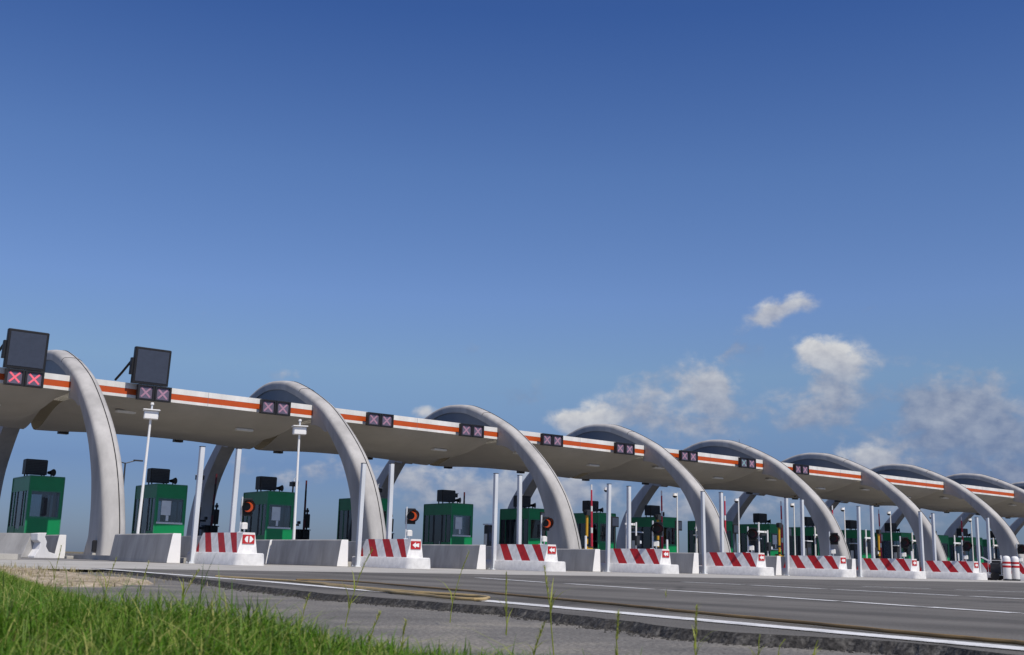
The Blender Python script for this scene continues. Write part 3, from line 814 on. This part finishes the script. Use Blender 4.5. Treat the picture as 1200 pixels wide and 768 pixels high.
# --- lane signals on the fascia
def cross_part(m, parent, x):
    b = MB()
    for sgn in (-1, 1):
        dx, dz = .19, .19*sgn; n = Vector((dz, -dx)).normalized()*.036
        b.face([(x-dx-n.x,-.1035-.002*(sgn+1),-dz-n.y),(x-dx+n.x,-.1035-.002*(sgn+1),-dz+n.y),(x+dx+n.x,-.1035-.002*(sgn+1),dz+n.y),(x+dx-n.x,-.1035-.002*(sgn+1),dz-n.y)], m)
    return b.build('cross', parent)
def make_signal(ml, mr):
    root = thing('lane_signal', '', 'lane signal', (0,0,0), ANG, 'twin cross lane signals along the fascia')
    b = MB()
    for x in (-.36,.36):
        b.box(x-.35,x+.35,-.06,.06,-.31,.31,'black')
        # raised rim
        for (xa,xb_,za,zb_) in ((x-.35,x+.35,.25,.31),(x-.35,x+.35,-.31,-.25),(x-.35,x-.27,-.25,.25),(x+.27,x+.35,-.25,.25)): b.box(xa,xb_,-.16,-.0605,za,zb_,'black')
    b.box(-.40,.40,.06,.30,-.05,.05,'dark'); b.build('housing', root)
    for x, m in ((-.36,ml),(.36,mr)):
        b = MB(); b.box(x-.265,x+.265,-.10,-.062,-.245,.245,'xpanel'); pn = b.build('panel', root); cross_part(m, pn, x)
    return root
sig_r, sig_p, sig_t = make_signal('xred','xred'), make_signal('xpink','xpink'), make_signal('xteal','xpink')
sx = []
for px, py in ((28,443),(180,460),(322,477),(444.5,491),(552,504),(646,516),(731,526),(806,535.5),(875,543),(938,550)):
    d = RM @ camray(px, py); t = 45.35/d.y; sx.append((d.x*t, CAMZ+d.z*t))
fp = True
for n, (x, z) in enumerate(sx):
    lab = f'twin lane signal showing faint pink crosses on the orange fascia, {ORD[n]} from the left'
    if n == 0: sig_r.location = (x, 45.35, 6.77); sig_r['label'] = 'twin lane signal with bright red crosses at the left end of the fascia'; continue
    if n == 8: sig_t.location = (x, 45.35, 6.77); sig_t['label'] = 'twin lane signal with one teal and one pink cross, second from the right'; continue
    if n == 1: lab = 'twin lane signal with pink crosses below the second large dark message board'
    o = place(sig_p, (x, 45.35, 6.77), lab, fp); fp = False
# large message boards
def make_vms():
    root = thing('message_board', '', 'message board', (0,0,0), ANG, 'large dark message boards standing above the fascia')
    b = MB(); b.rbox(-.76,.76,-.02,.22,0,1.52,'black',.03); b.build('housing', root)
    b = MB(); b.box(-.66,.66,-.032,-.022,.10,1.42,'screen'); b.build('screen', root)
    b = MB(); b.tube([(-.80,.15,.95),(-.92,.9,.45),(-1.0,1.4,.15)], .05,'black',8); b.build('strut', root)
    b = MB(); b.rbox(-.86,-.76,.02,.25,.35,1.05,'black',.02); b.build('control_box', root)
    b = MB(); b.tube([(.55,.2,.7),(.6,1.4,.15)],.04,'black',8); b.build('strut', root)
    return root
vm = make_vms()
for n, (x, lab) in enumerate(((12.98,'large dark message board at the left end, above the red crosses'),(18.0,'large dark message board right of the first arch, above pink crosses'))):
    o = place(vm, (x, 45.2, 7.10), lab, n == 0); o.rotation_euler = (R_(4), 0, ANG)

# --- odds and ends
root = thing('floodlight', 'small black floodlight on a pale block at the leftmost arch foot', 'floodlight', (14.75,40.4,0), R_(-25))
b = MB(); b.rbox(-.17,.17,-.17,.17,0,.22,'pavement',.02); b.build('base_block', root)
b = MB(); b.rbox(-.2,.2,-.16,.12,.26,.66,'black',.03); b.box(-.03,.03,-.02,.04,.2,.3,'dark'); b.build('lamp_head', root)
def make_drum():
    root = thing('marker_drum', '', 'bollard', (0,0,0), 0, 'white marker drums with a red band')
    b = MB(); n = 20
    prof = [(.17,0),(.185,.04),(.185,.95),(.17,1.03),(.12,1.09),(.04,1.11)]
    b.loft([[(r*math.cos(2*math.pi*k/n), r*math.sin(2*math.pi*k/n), .07+z) for k in range(n)] for r, z in prof], 'white', True); b.build('body', root, smooth=True)
    b = MB()
    for za in (.62,.80): b.loft([[(.19*math.cos(2*math.pi*k/n), .19*math.sin(2*math.pi*k/n), z) for k in range(n)] for z in (za, za+.10)], 'red', True)
    b.build('band', root)
    b = MB(); b.tube([(0,0,0),(0,0,.07)], .2, 'black', 16); b.build('foot', root)
    return root
dm = make_drum()
for n, (px, lab) in enumerate(((1181,'left one of two white marker drums with red band by the far island'),(1191,'right one of two white marker drums with red band by the far island'))):
    d = RM @ camray(px, 683); t = 27.5/d.y
    place(dm, (d.x*t, 27.5, 0), lab, n == 0)
d = RM @ camray(1169, 680); t = 28.2/d.y
root = thing('generator_cart', 'small dark wheeled machine parked between the last striped block and the drums', 'utility cart', (d.x*t, 28.2, 0), R_(15))
b = MB(); b.rbox(-.3,.3,-.25,.25,.35,.85,'dark',.05); b.rbox(-.18,.2,-.2,.2,.85,1.05,'black',.04); b.build('engine_body', root)
b = MB()
for x in (-.42,.42):
    b.tube([(x,-.3,.25),(x,-.3,.95),(x,.3,.95),(x,.3,.25),(x,-.3,.25)], .025,'steel',6)
b.tube([(-.42,-.3,.95),(.42,-.3,.95)],.025,'steel',6); b.tube([(-.42,-.3,.25),(.42,-.3,.25)],.025,'steel',6); b.build('frame', root)
for x in (-.47,.47):
    b = MB(); b.tube([(x-.05,0,.2),(x+.05,0,.2)], .2,'rubber',16); b.build('wheel', root)
b = MB(); b.tube([(.2,.3,.9),(.3,.7,1.1)],.02,'steel',6); b.tube([(-.2,.3,.9),(-.1,.7,1.1)],.02,'steel',6); b.tube([(.3,.7,1.1),(-.1,.7,1.1)],.02,'steel',6); b.build('handle', root)
d = RM @ camray(1160, 674); t = 28.6/d.y
root = thing('paint_crate', 'low white and red crate on the ground beside the small machine', 'crate', (d.x*t, 28.6, 0), R_(10))
b = MB(); b.rbox(-.4,.4,-.25,.25,.12,.38,'dirtywhite',.03); b.build('box', root)
b = MB(); b.rbox(-.1,.14,-.12,.12,.38,.62,'red',.03); b.build('can', root)
b = MB(); b.box(-.38,-.26,-.22,.22,0,.12,'black'); b.box(.26,.38,-.22,.22,0,.12,'black'); b.build('skid', root)
# lightning rods / distant lamps
root = thing('street_lamp', 'distant double-armed street lamp seen past the leftmost arch', 'street lamp', (0,0,0))
d = RM @ camray(147, 541); t = 95/d.y; root.location = (d.x*t, 95, 0); hz = CAMZ + d.z*t
b = MB(); b.tube([(0,0,0),(0,0,hz-.1)], [.12,.07],'dark',8); b.build('pole', root)
b = MB(); b.tube([(-.9,0,hz+.0),(0,0,hz-.15),(.9,0,hz+.15)], .05,'dark',6); b.build('arm', root)
for s in (-1,1):
    b = MB(); b.rbox(s*1.1-.4, s*1.1+.4, -.14,.14, hz+.02+.08*s, hz+.14+.08*s,'dark',.03); b.build('lamp_head', root)
d = RM @ camray(866, 500); t = 51/d.y
b = MB(); b.tube([(0,0,7.13),(0,0,9.2)], [.03,.012],'dark',6); o = b.build('antenna'); o.location = (d.x*t, 51, 0)
tag(o, 'thin dark antenna rod standing on the canopy roof', 'antenna')

# ------------------------------------------------------------------ grass
G = random.Random(17)
BND = [(-2,2.5),(1.2,2.5),(2.0,2.42),(2.6,2.15),(3.5,2.0),(5,2.05),(6.5,2.32),(8,2.75),(10,3.25),(12,3.6),(15,3.9),(18,3.0)]
def bnd(y): return lerp(y, BND)
def bank(x, y):     # height of the earth bank
    d = bnd(y)-x
    if d < -.1: return -.045
    k = min(1, (d+.1)/1.0); k = k*k*(3-2*k)
    fall = max(0, min(1, (y-1.2)/1.5))
    return -.045 + k*(.085+.012*max(0,min(y,9.5)-3))*fall + .012*nz(x,y,2.2)*k
b = MB(); nx, ny = 60, 90; grid = []
for j in range(ny):
    y = -6 + 26*j/(ny-1); row = []
    for i in range(nx):
        x = bnd(max(y,-2))+.15 - 7*(i/(nx-1))**1.6; row.append((x, y, bank(x,y)))
    grid.append(row)
for j in range(ny-1):
    for i in range(nx-1): b.face([grid[j][i], grid[j+1][i], grid[j+1][i+1], grid[j][i+1]], 'earth')
struct(b.build('earth_bank', smooth=True))
gm = MB(); tint = []
def blade(gm, tint, x, y, z, h, w, bend, az, t, m='grass', seg=3):
    k = len(gm.v); ca, sa = math.cos(az), math.sin(az); mi = gm.mi(m)
    for s in range(seg+1):
        f = s/seg; off_ = bend*h*f*f; zz = z + h*f*(1-.35*bend*f); ww = w*(1-f**1.6)
        px, py = x+ca*off_, y+sa*off_
        if s == seg: gm.v.append((px,py,zz)); tint.append(min(1,t+.12*f))
        else:
            gm.v += [(px-sa*ww/2, py+ca*ww/2, zz),(px+sa*ww/2, py-ca*ww/2, zz)]; tint += [min(1,t+.12*f)]*2
    for s in range(seg):
        a0 = k+2*s
        if s == seg-1: gm.f.append((a0,a0+1,a0+2))
        else: gm.f.append((a0,a0+1,a0+3,a0+2))
        gm.m.append(mi)
def clump(x, y): return .5+.5*nz(x,y,1.1)+.35*nz(x+9,y,3.1)
N = 0
for _ in range(190000):
    y = 1.5 + 14.5*G.random()**1.35
    xl = .27*y-1.7
    x = xl + (bnd(y)+.1-xl)*G.random()
    d = bnd(y)-x
    c = clump(x, y)
    if y > 9.3: 
        if G.random() > .62 - .05*(y-9): continue
    dens = min(1, max(.02, (d+.15)/.55)) * (.45+.75*c)
    if G.random() > dens: continue
    edgef = min(1, max(.25,(d+.2)/1.0))
    h = G.uniform(.06,.16)*(.65+.6*c)*edgef*(1.0 if y>2.6 else .75)
    if G.random() < .025 : h *= 1.5
    dry = max(0,(y-6)/7)*.5
    t = min(1, max(0, G.gauss(.34+.18*(c-.5)+dry*.55, .17)))
    bend = G.uniform(.1,1.0)
    if G.random() < .16: h *= G.uniform(1.2,1.7); bend = G.uniform(1.0,1.7); t = min(1, t+.2)
    if G.random() < .11: t = G.uniform(.7,1)
    blade(gm, tint, x, y, bank(x,y)-.01, h, G.uniform(.003,.007), bend, G.uniform(0,6.28), t, seg=4)
    N += 1
go = gm.build('grass', attr=tint); go['kind'] = 'stuff'
# thin dry tufts on the sand
gm = MB(); tint = []
for _ in range(9000):
    y = G.uniform(9.6, 15.8); cx = 2.0+(y-9)*.24; x = cx + G.gauss(0, 1.0)
    c = clump(x*1.7, y*1.7)
    if G.random() > c*.8: continue
    e = ((x-cx)/2.4)**2+((y-12.8)/3.2)**2
    z = max(0,1-e)*(.09 + .06*nz(x,y,1.4)+.05*nz(x,y,4))-.035
    blade(gm, tint, x, y, z, G.uniform(.03,.10), .006, G.uniform(.2,1.2), G.uniform(0,6.28), G.random(), 'drygrass')
o = gm.build('dry_grass', attr=tint); o['kind'] = 'stuff'
# tall single weed stalks
def weed(px, pyb, pyt, lean, seed, head, label, kind='grass stalk'):
    g = random.Random(seed); p = ground(px, pyb, -.03)
    dist = (RM.transposed() @ Vector((p.x,p.y,p.z-CAMZ))).z*-1
    h = (pyb-pyt)*dist/FPX
    b = MB(); tt = []
    r = Vector((Xc.x, Xc.y, 0)).normalized()
    right = (RM @ Vector((1,0,0))); right.z = 0; right.normalize()
    pts = []
    for s in range(7):
        f = s/6; pts.append(right*(lean*h*f**1.6) + Vector((0,0,h*f)) + Vector((g.uniform(-.003,.003),g.uniform(-.003,.003),0)))
    b.tube(pts, [.0022*(1-.5*s/6) for s in range(7)], 'stalk', 5); tt += [.35]*len(b.v)
    top = pts[-1]
    if head:
        for k in range(26):
            f = .62+.40*k/26; q = right*(lean*h*f**1.6)+Vector((0,0,h*min(f,1)))
            a_ = g.uniform(0,6.28); L_ = g.uniform(.012,.026); n0 = len(b.v)
            blade(b, tt, q.x, q.y, q.z, L_, .0034, .7, a_, g.uniform(.3,.85), 'stalk', 2)
    for k in range(g.randint(3,5)):
        f = g.uniform(.02,.5); q = right*(lean*h*f**1.6)+Vector((0,0,h*f)); 
        blade(b, tt, q.x, q.y, q.z, h*g.uniform(.3,.6), .006, g.uniform(.5,1.0), g.uniform(0,6.28), g.uniform(.2,.6), 'stalk', 3)
    o = b.build(kind.replace(' ','_'), attr=tt); o.location = p
    return tag(o, label, kind, 'tall grass stalks along the bank and road edge')
shared = 'tall thin green grass stalk with a feathery seed head standing against the road'
W_ = [(405,735,645,.30,1,1,None),(527,730,648,.25,1,1,None),(205,735,668,.35,1,1,None),(245,735,690,.1,0,1,None),(593,745,675,-.02,1,1,None),(648,768,665,-.12,1,1,'tall grass stalk left of centre with a drooping seed head over the road'),(722,800,722,.03,1,1,'thick green grass stalk with a full spike at the bottom middle of the picture'),(815,800,715,.02,1,1,None),(620,800,735,.25,1,1,None),(885,800,745,.15,0,1,None),(905,800,750,.3,0,1,None),(160,720,660,.15,1,1,None),(60,700,640,.1,1,1,None),(120,712,655,.2,1,1,None),(350,745,700,.2,1,1,None),(780,705,690,.1,0,1,None),(950,800,752,.2,0,1,None),(470,770,730,.1,1,1,None),(430,765,720,.3,1,1,None)]
for q, (px, pb_, pt_, ln, hd_, one, lab) in enumerate(W_): weed(px, pb_, pt_, ln, 100+q, hd_, lab or (shared if hd_ else 'short leafy grass tuft without a seed head beside the road edge'))

# ------------------------------------------------------------------ light
SUN = Vector((-.02, -.60, .80)).normalized()
sl = bpy.data.lights.new('sun', 'SUN'); so = bpy.data.objects.new('sun', sl); COL.objects.link(so)
sl.energy = 4.0; sl.angle = R_(.5); sl.color = (1, .935, .83)
so.rotation_euler = SUN.to_track_quat('Z', 'Y').to_euler()
w = bpy.data.worlds.new('World'); sc.world = w; w.use_nodes = True
nt = w.node_tree; N_ = nt.nodes; L = nt.links; bg = N_['Background']
sky = N_.new('ShaderNodeTexSky'); sky.sky_type = 'NISHITA'; sky.sun_disc = False
sky.sun_elevation = math.asin(SUN.z); sky.sun_rotation = math.pi - math.atan2(SUN.x, -SUN.y)
sky.air_density = 1.0; sky.dust_density = .6; sky.ozone_density = 3.0; sky.altitude = 50
bg.inputs['Strength'].default_value = .1
# clouds: laid out by compass bearing and height above the horizon
def mth(op, a_, b_=None, c_=None):
    n = N_.new('ShaderNodeMath'); n.operation = op
    for k, q in enumerate((a_, b_, c_)):
        if q is None: continue
        if isinstance(q, (int, float)): n.inputs[k].default_value = q
        else: L.new(q, n.inputs[k])
    return n.outputs[0]
tc = N_.new('ShaderNodeTexCoord'); sep = N_.new('ShaderNodeSeparateXYZ'); L.new(tc.outputs['Generated'], sep.inputs[0])
az = mth('ARCTAN2', sep.outputs[0], sep.outputs[1]); el = mth('ARCSINE', sep.outputs[2])
tint_ = N_.new('ShaderNodeValToRGB'); te = tint_.color_ramp.elements     # clear tropical air: bluer than the standard atmosphere
L.new(mth('DIVIDE', el, R_(40)), tint_.inputs[0])
GA = [(0,(.33,.42,.70)),(4.5,(.36,.44,.70)),(9.4,(.74,.80,.90)),(13.1,(.78,.85,1.08)),(19.5,(.66,.80,1.08)),(27.4,(.39,.59,.99)),(38,(.33,.52,.95))]
te[0].position = 0; te[0].color = (*GA[0][1],1); te[1].position = GA[-1][0]/40; te[1].color = (*GA[-1][1],1)
for a_, c_ in GA[1:-1]: k = te.new(a_/40); k.color = (*c_, 1)
hs = N_.new('ShaderNodeMix'); hs.data_type = 'RGBA'; hs.blend_type = 'MULTIPLY'; hs.inputs[0].default_value = 1
L.new(sky.outputs[0], hs.inputs[6]); L.new(tint_.outputs[0], hs.inputs[7])
comb = N_.new('ShaderNodeCombineXYZ'); L.new(az, comb.inputs[0]); L.new(mth('MULTIPLY', el, 1.35), comb.inputs[1])
def noise(scale, detail, rough=.6, offz=0, warp=0):
    n = N_.new('ShaderNodeTexNoise'); n.inputs['Scale'].default_value = scale; n.inputs['Detail'].default_value = detail; n.inputs['Roughness'].default_value = rough
    n.inputs['Distortion'].default_value = warp
    if offz:
        ad = N_.new('ShaderNodeVectorMath'); ad.operation = 'ADD'; ad.inputs[1].default_value = (0,0,offz); L.new(comb.outputs[0], ad.inputs[0]); L.new(ad.outputs[0], n.inputs['Vector'])
    else: L.new(comb.outputs[0], n.inputs['Vector'])
    return n.outputs['Fac']
na = noise(34, 5, .56, 0, .3); nb = noise(62, 4, .55, 5); nc = noise(12, 5, .6, 9, .3)
# (pixel x, pixel y, half width, half height, strength, brightness)
CL = [(896,370,19,15,.95,.85),(914,362,20,12,.7,.8),(938,354,20,13,.95,.85),(870,405,40,26,.35,.22),(975,448,44,20,.5,.35),(973,418,38,22,1.05,1.0),(950,410,20,15,.6,.95),(998,434,20,15,.6,.85),(826,446,32,28,.9,.7),(832,462,28,22,.7,.75),(690,490,40,17,1.1,1.0),(668,497,26,12,.8,.9),
      (745,470,34,26,.75,.6),(770,440,26,18,.45,.45),(772,485,50,22,.6,.6),(940,490,50,26,.7,.5),(958,475,28,20,.6,.7),(985,470,24,16,.5,.6),(1100,505,75,46,.8,.36),(1118,494,28,20,.7,.75),(1022,537,38,16,1.0,.9),(1180,515,55,55,.8,.34),(1135,470,44,30,.45,.2),
      (338,438,18,11,.6,.8),(300,425,40,26,.30,.25),(610,460,44,24,.42,.25),(553,407,20,12,.35,.3),(550,572,120,26,.85,.6),(650,570,50,18,.6,.6),(330,560,24,18,.7,.75),(385,545,40,18,.45,.6),(498,483,18,9,.85,.9),
      (1012,362,24,22,.3,.15),(228,367,30,20,.3,.3),(130,412,26,22,.28,.3),(280,545,26,20,.35,.55),(60,560,60,14,.25,.5),(800,510,50,18,.5,.6),(860,505,40,20,.4,.5),(1070,450,55,40,.38,.22),(860,475,40,24,.5,.5),(470,560,30,14,.5,.6),(720,595,220,22,.6,.6),(1050,590,220,34,.6,.5)]
tot = None; bri = None
for (x, y, sx_, sy_, st, br_) in CL:
    d = (RM @ camray(x, y)).normalized(); a0 = math.atan2(d.x, d.y); e0 = math.asin(d.z)
    da, de = sx_/FPX*.93/ max(.3,math.cos(e0)), sy_/FPX
    q = mth('ADD', mth('POWER', mth('ABSOLUTE', mth('DIVIDE', mth('SUBTRACT', az, a0), da)), 2.0), mth('POWER', mth('ABSOLUTE', mth('DIVIDE', mth('SUBTRACT', el, e0), de)), 2.0))
    g_ = mth('MULTIPLY', mth('EXPONENT', mth('MULTIPLY', q, -1.0)), st)
    tot = g_ if tot is None else mth('ADD', tot, g_)
    gb_ = mth('MULTIPLY', g_, mth('ADD', mth('MULTIPLY', mth('DIVIDE', mth('SUBTRACT', el, e0), de), .28), br_)); bri = gb_ if bri is None else mth('ADD', bri, gb_)
brn = mth('DIVIDE', bri, mth('ADD', tot, .001))
nmix = mth('ADD', mth('MULTIPLY', na, .68), mth('MULTIPLY', nb, .32))
f_ = mth('ADD', tot, mth('MULTIPLY', mth('SUBTRACT', nmix, .5), 2.9))
def smooth(x, lo, hi):
    n = N_.new('ShaderNodeMapRange'); n.interpolation_type = 'SMOOTHSTEP'; n.inputs[1].default_value = lo; n.inputs[2].default_value = hi; L.new(x, n.inputs[0]); return n.outputs[0]
dens = mth('MULTIPLY', smooth(f_, .22, 1.15), smooth(tot, .06, .4))
dens = mth('MULTIPLY', dens, mth('ADD', mth('MULTIPLY', brn, .55), .42))
shade = mth('ADD', mth('MULTIPLY', brn, .72), mth('MULTIPLY', mth('SUBTRACT', nb, .5), .8))
cr = N_.new('ShaderNodeValToRGB'); e = cr.color_ramp.elements
e[0].position = .12; e[0].color = (1.9, 2.2, 3.3, 1); e[1].position = .85; e[1].color = (6.3, 6.4, 6.6, 1)
L.new(shade, cr.inputs[0])
mixc = N_.new('ShaderNodeMix'); mixc.data_type = 'RGBA'; L.new(dens, mixc.inputs[0]); L.new(hs.outputs[2], mixc.inputs[6]); L.new(cr.outputs[0], mixc.inputs[7])
L.new(mixc.outputs[2], bg.inputs['Color'])

sc.view_settings.view_transform = 'Standard'; sc.view_settings.look = 'None'; sc.view_settings.gamma = 1; sc.view_settings.use_curve_mapping = False
sc.view_settings.exposure = 0.0
